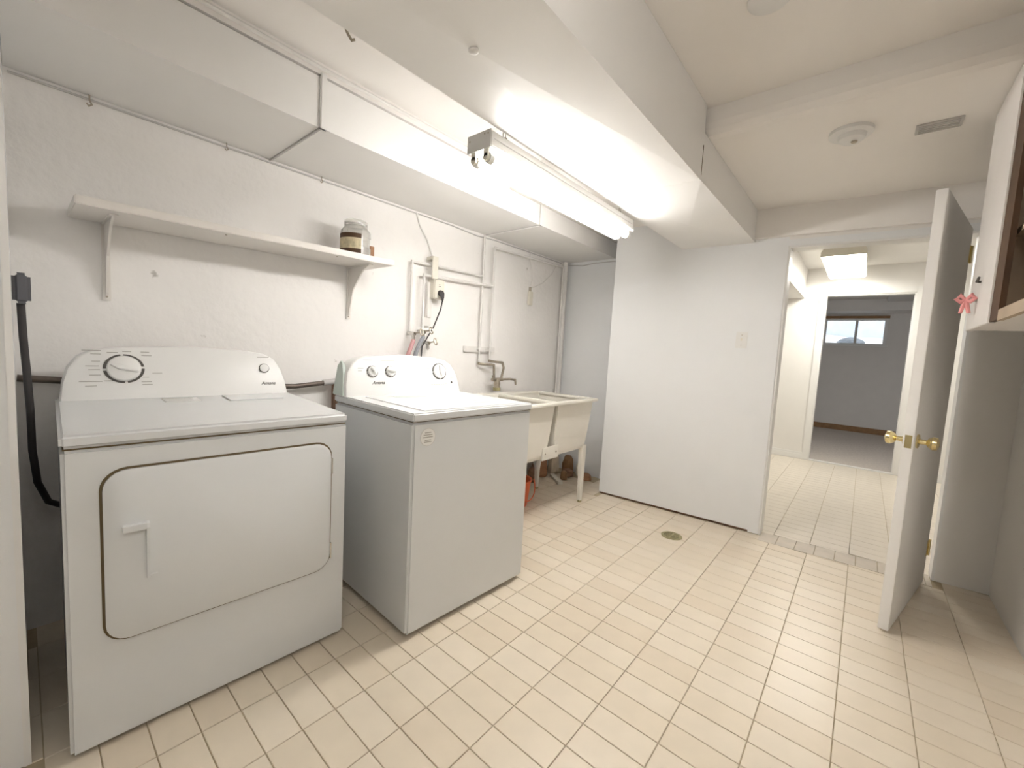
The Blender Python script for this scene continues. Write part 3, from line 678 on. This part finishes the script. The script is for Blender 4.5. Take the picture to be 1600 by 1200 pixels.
# leg frame and legs
for (x, y) in ((TX0 + 0.07, TY0 + 0.075), (TX1 - 0.05, TY0 + 0.075), (TX1 - 0.06, 0.66), (TX0 + 0.07, 0.66)):
    l = MB(); r1, r0 = 0.028, 0.014
    l.rings([[(x - r0, y - r0, 0.012), (x + r0, y - r0, 0.012), (x + r0, y + r0, 0.012), (x - r0, y + r0, 0.012)], [(x - r1, y - r0, 0.46), (x + r1, y - r0, 0.46), (x + r1, y + r1, 0.46), (x - r1, y + r1, 0.46)]])
    lg = l.build('leg', TUB, tb, bevel=0.003, xf=xf)
    MB().lathe([(0.016, 0), (0.016, 0.018)], (x, y, 0), 'z', 10).build('leg_foot', DRAINM, lg, xf=xf)
jb = MB().box(xm - 0.10, xm + 0.09, TY0 + 0.052, TY0 + 0.062, 0.43, 0.52).build('joining_plate', TUB, tb, bevel=0.003, xf=xf)
for x in (xm - 0.07, xm + 0.06): MB().lathe([(0.007, TY0 + 0.053), (0.005, TY0 + 0.048)], (x, 0, 0.475), 'y', 10).build('bolt', RAWPIPE, jb, xf=xf)
MB().box(TX0 + 0.06, TX1 - 0.06, TY0 + 0.07, TY0 + 0.075, 0.44, 0.475).build('front_rail', TUB, tb, xf=xf)
for x in (xm - 0.25, xm + 0.25):
    MB().tube([(x, 0.50, 0.46), (x, 0.50, 0.30), (x + 0.02, 0.52, 0.25), (x + 0.06, 0.56, 0.25), (x + 0.08, 0.60, 0.30), (x + 0.10, 0.72, 0.32)], 0.021, 12).build('drain_trap', PLASTW, tb, smooth=True, xf=xf)

# things under the tub
def lump(name, c, s, m, label, cat, seed, group=None):
    random.seed(seed); mb = MB(); rings = []
    for k, (h, r) in enumerate(((0, .85), (.15, 1), (.5, .95), (.8, .85), (1, .5))):
        rings.append([(c[0] + s[0] * r * math.cos(q) * random.uniform(.8, 1.1), c[1] + s[1] * r * math.sin(q) * random.uniform(.8, 1.1), c[2] + s[2] * h) for q in [2 * math.pi * i / 9 for i in range(9)]])
    o = mb.rings(rings).build(name, m, None, xf=xfl(c)); o.location = c; return tag(o, label, cat, group)
lump('rag', (2.42, 0.86, 0.001), (0.10, 0.07, 0.20), BROWN, 'crumpled brown cloth heaped against the back wall under the tub', 'rag', 4)
lump('rag', (2.60, 0.83, 0.001), (0.065, 0.06, 0.21), WOOD, 'tall pale cloth bundle between brown rags under the tub', 'rag', 5)
lump('rag', (2.62, 0.68, 0.001), (0.07, 0.06, 0.07), RUST, 'flat rust brown rag on the floor before the pale bundle', 'rag', 3)
lump('rag', (2.725, 0.74, 0.001), (0.05, 0.06, 0.17), WOODB, 'dark brown rag against the end wall', 'rag', 6)
lump('rag', (2.735, 0.61, 0.001), (0.045, 0.045, 0.13), CREAM, 'small cream rag against the end wall', 'rag', 8)
lump('rag', (2.505, 0.640, 0.001), (0.035, 0.035, 0.08), WOODB, 'dark brown rag beside the wooden offcut under the tub', 'rag', 12)
lump('rag', (2.66, 0.50, 0.001), (0.05, 0.06, 0.06), BROWN, 'low brown cloth on the floor beside the end wall', 'rag', 13)
lump('rag', (2.24, 0.80, 0.001), (0.07, 0.05, 0.13), RUST, 'small rust brown rag near the back leg of the tub', 'rag', 9)
random.seed(11)
mb = MB(); mb.box(-0.022, 0.022, -0.125, 0.125, -0.010, 0.014)
o = mb.build('wood_offcut', CREAM, bevel=0.002); o.location = (2.43, 0.675, 0.011); o.rotation_euler = (0, 0, math.radians(-38)); tag(o, 'pale wooden offcut lying on the floor under the tub', 'wood')
bu = thing('bucket', 'orange plastic bucket under the tub beside the washer', 'bucket', (1.69, 0.545, 0))
MB().lathe([(0.085, 0.001), (0.09, 0.01), (0.11, 0.19), (0.118, 0.195), (0.118, 0.205), (0.106, 0.20), (0.086, 0.012)], (0, 0, 0), 'z', 28, caps=(True, True)).build('pail', ORANGE, bu, smooth=True)
MB().tube([(0.120 * math.cos(a), -0.075 - 0.05 * math.sin(a), 0.19 - 0.13 * math.sin(a)) for a in [math.pi * k / 12 for k in range(13)]], 0.004, 6).build('handle', ORANGE, bu)

# ------------------------------------------------------------------ water pipes
YP = YA - 0.030; YQ = YA - 0.052
def pipes(name, label, runs, r, m=PIPE, joints=()):
    base = Vector(runs[0][0]); t = thing(name, label, 'pipe', base); xf = xfl(base)
    for run in runs: MB().tube(run, r, 10).build('pipe', m, t, smooth=True, xf=xf)
    for j in joints: MB().lathe([(r * 1.25, -r * 1.5), (r * 1.25, r * 1.5)], (0, 0, 0), 'z', 10).build('coupling', m, t, smooth=True, xf=xf @ Matrix.Translation(j))
    return t, xf
p1, _ = pipes('water_pipe', 'white painted water pipe dropping past the clamp board to the washer valve', [
    [(1.612, YP, 2.034), (1.612, YP, 1.062)],
    [(1.604, YP, 1.725), (0.952, YP, 1.712), (0.952, YP, 1.262)]], 0.0085, joints=[(1.612, YP, 1.725), (1.612, YP, 1.90), (1.612, YP, 1.30), (0.952, YP, 1.66), (0.952, YP, 1.45)])
p2, _ = pipes('water_pipe', 'white painted water pipe branching along the back wall to the corner', [
    [(2.675, YQ, 1.985), (1.708, YQ, 1.958), (1.708, YQ, 1.085)],
    [(1.70, YQ, 1.662), (1.035, YQ, 1.636), (1.035, YQ, 1.285)],
    [(2.675, YQ, 1.977), (2.675, YQ, 0.50)]], 0.0085, joints=[(1.708, YQ, 1.662), (2.675, YQ, 1.50), (2.675, YQ, 1.2), (1.708, YQ, 1.22)])
p3, _ = pipes('corner_pipe', 'wider white pipe rising in the corner behind the tub', [[(2.745, YA - 0.032, 2.044), (2.745, YA - 0.032, 0.0)]], 0.024)
cb = thing('clamp_board', 'small white board clamping the two pipes to the wall', 'board', (1.62, YA - 0.01, 1.15)); xf = xfl(cb.location)
MB().box(1.46, 1.80, YA - 0.020, YA - 0.001, 1.135, 1.180).build('board', PIPE, cb, bevel=0.003, xf=xf)
for x, yq in ((1.612, YP), (1.708, YQ)): MB().box(x - 0.022, x + 0.022, yq - 0.014, yq - 0.0095, 1.150, 1.165).box(x - .022, x - .014, yq - .012, YA - .02, 1.15, 1.165).box(x + .014, x + .022, yq - .012, YA - .02, 1.15, 1.165).build('strap', PIPE, cb, xf=xf)
# tap over the tub
tp = thing('tap', 'worn metal tap above the laundry tub', 'tap', (1.77, YP - 0.06, 0.93)); xf = xfl(tp.location)
MB().tube([(1.715, YP - .055, .925), (1.83, YP - .065, .925)], 0.014, 12).lathe([(0.024, .86), (0.026, .89), (0.022, .93)], (1.77, YP - .06, 0), 'z', 14).build('body', RAWPIPE, tp, smooth=True, xf=xf)
MB().tube([(1.79, YP - .06, .925), (1.88, YP - .10, .93), (1.925, YP - .12, .925), (1.932, YP - .123, .885)], 0.009, 10).build('spout', RAWPIPE, tp, smooth=True, xf=xf)
for x in (1.72, 1.825): MB().tube([(x, YP - .06, .93), (x, YP - .06, .955)], 0.006, 8).tube([(x - .02, YP - .07, .955), (x + .02, YP - .05, .955)], 0.006, 8).build('handle', RAWPIPE, tp, smooth=True, xf=xf)
for run in ([(1.612, YP, 1.060), (1.612, YP, 1.048), (1.64, YP - 0.02, 1.045), (1.705, YP - 0.05, 1.045), (1.728, YP - 0.055, 1.040), (1.735, YP - 0.058, 0.935)],
            [(1.708, YQ, 1.083), (1.708, YQ, 1.072), (1.73, YQ - .012, 1.068), (1.82, YQ - 0.04, 1.062), (1.838, YQ - 0.042, 1.02), (1.815, YQ - 0.042, 0.935)]):
    MB().tube(run, 0.010, 10).build('riser', RAWPIPE, tp, smooth=True, xf=xf)
MB().lathe([(0.03, 0.834), (0.03, 0.86)], (1.77, YP - .06, 0), 'z', 14).build('mount', DRAINM, tp, smooth=True, xf=xf)
# washer valves and hoses
def valve(x, z, label):
    t = thing('hose_valve', label, 'valve', (x, YP, z)); 
    MB().tube([(0, 0.02, 0), (0, -0.05, -0.005)], 0.013, 10).tube([(0, -0.03, 0), (-0.012, -0.055, -0.045)], 0.011, 10).build('body', CHROME, t, smooth=True)
    w = MB(); w.tube([(0.0, -0.05, 0), (0.03, -0.075, 0.008)], 0.005, 8)
    ring = [(0.033 + 0.012 * math.sin(q), -0.078 + 0.014 * math.cos(q) * .5, 0.008 + 0.021 * math.cos(q)) for q in [2 * math.pi * k / 14 for k in range(15)]]
    w.tube(ring, 0.005, 6); w.build('handle', RAWPIPE, t, smooth=True); return t
valve(0.955, 1.245, 'metal hose valve at the end of the left pipe drop'); valve(1.035, 1.262, 'metal hose valve at the end of the inner pipe drop')
valve(1.075, 1.190, 'metal hose valve sitting lowest beside the washer hoses')
MB_h = [(0.943, YP - .055, 1.20), (0.925, YP - .06, 1.16), (0.90, YP - .06, 1.10), (0.885, YP - .06, 1.02), (0.90, YP - .08, 0.8), (0.90, 0.62, 0.75)]
cable('washer_hose', 'pinkish red fill hose behind the washing machine', MB_h, 0.014, HOSEP, 'hose')
cable('washer_hose', 'grey fill hose behind the washing machine', [(1.022, YP - .055, 1.225), (0.99, YP - .065, 1.185), (0.955, YP - .07, 1.12), (0.94, YP - .07, 1.02), (0.95, YP - .1, 0.8), (0.95, 0.64, 0.75)], 0.014, HOSEG, 'hose')
# outlet, conduit, plug, cables
ob = thing('outlet_box', 'cream outlet box with a conduit above the washer valves', 'outlet', (1.14, YA, 1.55)); xf = xfl(ob.location)
MB().box(1.088, 1.136, YA - 0.074, YA - 0.0625, 1.62, 1.77).box(1.088, 1.136, YA - 0.0625, YA - 0.001, 1.745, 1.77).build('conduit', CREAM, ob, bevel=0.003, xf=xf)
MB().box(1.088, 1.128, YA - 0.03, YA - 0.001, 1.36, 1.60).build('conduit', PIPE, ob, bevel=0.003, xf=xf)
MB().box(1.108, 1.198, YA - 0.070, YA - 0.001, 1.49, 1.622).build('box', CREAM, ob, bevel=0.004, xf=xf)
fp = MB().box(1.112, 1.194, YA - 0.075, YA - 0.070, 1.495, 1.615).build('face_plate', CREAM, ob, bevel=0.0015, xf=xf)
for z in (1.585, 1.575): MB().box(1.145, 1.162, YA - 0.0757, YA - 0.075, z, z + 0.003).build('slot', INK, fp, xf=xf)
MB().box(1.06, 1.13, YA - 0.022, YA - 0.001, 1.30, 1.36).build('lower_box', PIPE, ob, bevel=0.003, xf=xf)
pl = thing('power_plug', 'black power plug with its cord in the cream outlet', 'plug', (1.158, YA - 0.077, 1.53)); xf = xfl(pl.location)
MB().rings([[(1.158 + r * math.cos(q), YA - 0.077 - d, 1.53 - dz + r * math.sin(q)) for q in [2 * math.pi * k / 12 for k in range(12)]] for r, d, dz in ((.022, 0, 0), (.022, .018, .004), (.014, .026, .03), (.008, .026, .05))]).build('plug_head', BLACK, pl, smooth=True, xf=xf)
MB().tube([(1.158, YA - .103, 1.48), (1.16, YA - .085, 1.42), (1.155, YA - .04, 1.33), (1.14, YA - .035, 1.29), (1.09, YA - .05, 1.235), (1.01, YA - .09, 1.16), (0.98, YA - .12, 1.05), (0.97, YA - .2, 0.85)], 0.0045, 8).build('cord', BLACK, pl, smooth=True, xf=xf)
cable('cable', 'white cable drooping from the duct to the outlet conduit', [(0.99, YA - .006, 2.036), (1.02, YA - .006, 1.96), (1.085, YA - .006, 1.88), (1.115, YA - .006, 1.82), (1.115, YA - .03, 1.772)], 0.0055, PIPE)
ib = thing('switch_box', 'small cream inline box hanging on wires near the corner', 'switch', (2.235, YA - 0.012, 1.63)); xf = xfl(ib.location)
MB().box(2.208, 2.262, YA - 0.026, YA - 0.002, 1.575, 1.695).build('box', CREAM, ib, bevel=0.004, xf=xf)
MB().lathe([(0.012, 0), (0.012, .035)], (2.225, YA - .016, 1.695), 'z', 10).build('cord_grip', RAWPIPE, ib, xf=xf)
MB().tube([(2.225, YA - .016, 1.725), (2.25, YA - .012, 1.80), (2.235, YA - .012, 1.90), (2.20, YA - .012, 1.965), (2.20, YA - .012, 2.036)], 0.0035, 6).build('wire', PIPE, ib, smooth=True, xf=xf)
MB().tube([(2.228, YA - .016, 1.725), (2.30, YA - .008, 1.745), (2.42, YA - .008, 1.80), (2.55, YA - .008, 1.90), (2.62, YA - .008, 2.0), (2.63, YA - .008, 2.03)], 0.0028, 6).build('wire', PIPE, ib, smooth=True, xf=xf)
# steel pipe behind the dryer
gp = thing('steel_pipe', 'dark steel pipe running behind the dryer with a rusty stub', 'pipe', (0.44, YA - 0.05, 0.94)); xf = xfl(gp.location)
MB().tube([(XLW + 0.003, YA - .04, .975), (-0.3, YA - .04, .93), (0.22, YA - .05, .915), (0.40, YA - .05, .932)], 0.013, 10).build('pipe', STEELDK, gp, smooth=True, xf=xf)
MB().tube([(0.37, YA - .05, .93), (0.47, YA - .05, .94)], 0.017, 10).build('coupling', VENTM, gp, smooth=True, xf=xf)
MB().box(0.425, 0.470, YA - .075, YA - .03, 0.74, 0.93).build('stub', RUST, gp, bevel=0.006, xf=xf)
MB().tube([(0.47, YA - .05, .93), (0.485, YA - .05, .985)], 0.008, 8).build('lever', BLACK, gp, smooth=True, xf=xf)
# dryer cord
pc = thing('dryer_cord', 'dark dryer power cord hanging from a big grey plug', 'cord', (XLW + 0.002, 0.75, 1.28)); xf = xfl(pc.location)
MB().box(XLW + 0.001, XLW + 0.042, 0.71, 0.79, 1.235, 1.335).build('plug', GREYPLUG, pc, bevel=0.012, xf=xf, seg=3)
MB().tube([(-0.716, 0.75, 1.237), (-0.714, 0.75, 1.13), (-0.709, 0.75, 1.0), (-0.705, 0.75, 0.88), (-0.704, 0.76, 0.74), (-0.695, 0.78, 0.62), (-0.67, 0.83, 0.53), (-0.60, 0.87, 0.47)], 0.0098, 10).build('cord', BLACK, pc, smooth=True, xf=xf)

# ------------------------------------------------------------------ partition fittings
ys = -0.718
sw = thing('light_switch', 'white light switch on the smooth partition wall', 'switch', (xp(ys), ys, 1.325)); 
sw.rotation_euler = (0, 0, math.atan(0.081))
MB().box(-0.005, -0.0005, -0.035, 0.035, -0.055, 0.055).build('plate', PLASTW, sw, bevel=0.002)
MB().box(-0.014, -0.005, -0.005, 0.005, -0.004, 0.014).build('toggle', CREAM, sw, bevel=0.001)
for z in (-0.035, 0.035): MB().lathe([(0.003, -0.0058), (0.003, -0.005)], (0, 0, z), 'x', 8).build('screw', RAWPIPE, sw)
# floor drain
dn = thing('floor_drain', 'round brass floor drain in the cream tiles', 'drain', (2.045, -0.515, 0.0))
MB().lathe([(0.066, 0.0), (0.066, 0.003), (0.050, 0.0042), (0.050, 0.001)], (0, 0, 0), 'z', 28).build('frame', DRAINM, dn, smooth=True)
MB().lathe([(0.050, 0.0003), (0.050, 0.0012)], (0, 0, 0), 'z', 24).build('hole', INK, dn)
for k in range(-2, 3):
    hw = math.sqrt(0.05 ** 2 - (k * 0.019) ** 2)
    MB().box(k * 0.019 - 0.005, k * 0.019 + 0.005, -hw, hw, 0.0012, 0.004).build('bar', DRAINM, dn)
MB().box(-0.05, 0.05, -0.005, 0.005, 0.0013, 0.0045).build('bar', DRAINM, dn)

# ------------------------------------------------------------------ open door
hx, hy = 2.515, -1.749
fxy = Vector((1.752, -1.578)); ang = math.atan2(fxy.y - hy, fxy.x - hx)
dl = (fxy - Vector((hx, hy))).length
d = bpy.data.objects.new('door_1', None); COL.objects.link(d); d.location = (hx, hy, 0); d.rotation_euler = (0, 0, ang); tag(d, kind='structure')
# local x runs from the hinge to the free edge; local -y is the side facing the doorway
MB().box(0.012, dl, -0.037, 0.0, 0.012, 1.932).build('door_leaf', WARMW, d, bevel=0.002)
kx, kz = dl - 0.062, 0.872
for s, y0 in ((1, 0.0), (-1, -0.037)):
    k = MB().lathe([(0.031, y0), (0.031, y0 + s * 0.006), (0.012, y0 + s * 0.010), (0.010, y0 + s * 0.030), (0.020, y0 + s * 0.036), (0.029, y0 + s * 0.050), (0.027, y0 + s * 0.064), (0.012, y0 + s * 0.070)], (kx, 0, kz), 'y', 20)
    k.build('door_knob', BRASS, d, smooth=True)
MB().box(dl - 0.0005, dl + 0.0012, -0.030, -0.007, kz - 0.028, kz + 0.028).build('latch_plate', BRASS, d)
for z in (0.21, 1.80):
    MB().lathe([(0.006, z - 0.045), (0.006, z + 0.045)], (0.004, 0.004, 0), 'z', 10).box(0.004, 0.04, 0.0, 0.002, z - 0.045, z + 0.045).build('hinge', BRASS, d)

# ------------------------------------------------------------------ hall lamp
hl = thing('hall_lamp', 'lit rectangular wraparound ceiling lamp in the hall', 'lamp', (4.85, -1.13, ZHALL)); xf = xfl(hl.location)
MB().rings([[(4.25, -1.30, 2.212), (5.45, -1.30, 2.212), (5.45, -0.96, 2.212), (4.25, -0.96, 2.212)], [(4.25, -1.30, 2.255), (5.45, -1.30, 2.255), (5.45, -0.96, 2.255), (4.25, -0.96, 2.255)], [(4.25, -1.24, ZHALL), (5.45, -1.24, ZHALL), (5.45, -1.02, ZHALL), (4.25, -1.02, ZHALL)]]).build('housing', CREAM, hl, xf=xf)
MB().rings([[(4.26, -1.285, 2.20), (5.44, -1.285, 2.20), (5.44, -0.975, 2.20), (4.26, -0.975, 2.20)], [(4.255, -1.295, 2.212), (5.445, -1.295, 2.212), (5.445, -0.965, 2.212), (4.255, -0.965, 2.212)]]).build('diffuser', LENS, hl, bevel=0.003, xf=xf)

# ------------------------------------------------------------------ wall cabinet on the right wall
CF, CZ0, CZ1 = -1.70, 1.352, ZL - 0.001
cbn = thing('wall_cabinet', 'white wall cabinet with a brown open bay on the right wall', 'cabinet', (1.30, -1.85, CZ0)); xf = xfl(cbn.location)
CX0, CXM, CX1 = 0.85, 1.345, 1.75
for a, b in ((CX0, CX0 + 0.018), (CX1 - 0.018, CX1)): MB().box(a, b, YR + 0.001, CF, CZ0, CZ1).build('side_panel', CABW, cbn, xf=xf)
MB().box(CXM - 0.009, CXM + 0.009, YR + 0.001, CF, CZ0 + .018, CZ1 - .018).box(CX0 + .018, CX1 - .018, YR + 0.001, CF, CZ1 - 0.018, CZ1).box(CX0 + .018, CX1 - .018, YR + 0.001, YR + 0.008, CZ0 + .018, CZ1 - .018).build('carcass', CABIN, cbn, xf=xf)
MB().box(CX0 + .018, CX1 - .018, YR + 0.001, CF, CZ0, CZ0 + 0.018).build('bottom_panel', CABW, cbn, xf=xf)
MB().box(CX0 + .018, CXM - .009, YR + 0.008, CF - 0.01, 1.62, 1.638).build('shelf', CABIN, cbn, xf=xf)
cdo = MB().box(CXM + 0.012, CX1 + 0.004, CF, CF + 0.019, CZ0 - 0.004, CZ1 - 0.004).build('door', CABW, cbn, bevel=0.002, xf=xf)
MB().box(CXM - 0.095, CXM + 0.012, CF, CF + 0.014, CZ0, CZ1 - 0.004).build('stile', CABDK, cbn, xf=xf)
MB().box(CX0, CXM - 0.095, CF, CF + 0.014, CZ0 - 0.004, CZ0 + 0.03).build('face_rail', CABIN, cbn, xf=xf)
MB().tube([(1.56, CF + .019, 1.515), (1.56, CF + .03, 1.517), (1.53, CF + .03, 1.527)], 0.004, 8).build('catch', INK, cdo, xf=xf)
MB().lathe([(0.006, CF + .019), (0.006, CF + .03), (0.012, CF + .036), (0.011, CF + .044)], (1.60, 0, 1.455), 'y', 12).build('knob', CABW, cdo, smooth=True, xf=xf)
rb = thing('ribbon', 'pink ribbon bow tied to the cabinet door knob', 'ribbon', (1.60, CF + 0.045, 1.455)); rb.rotation_euler = (0, 0, math.radians(70)); rb.scale = (0.95, 0.95, 1.1)
for s in (-1, 1):
    MB().tube([(0, .004, .0), (s * .016, .010, .016), (s * .026, .012, .004), (s * .014, .008, -.006), (0, .004, 0)], 0.006, 8).build('bow_loop', PINK, rb, smooth=True)
    MB().tube([(0, .004, 0), (s * .006, .008, -.02), (s * .012, .006, -.045)], [0.005, 0.007, 0.006], 8).build('tail', PINK, rb, smooth=True)
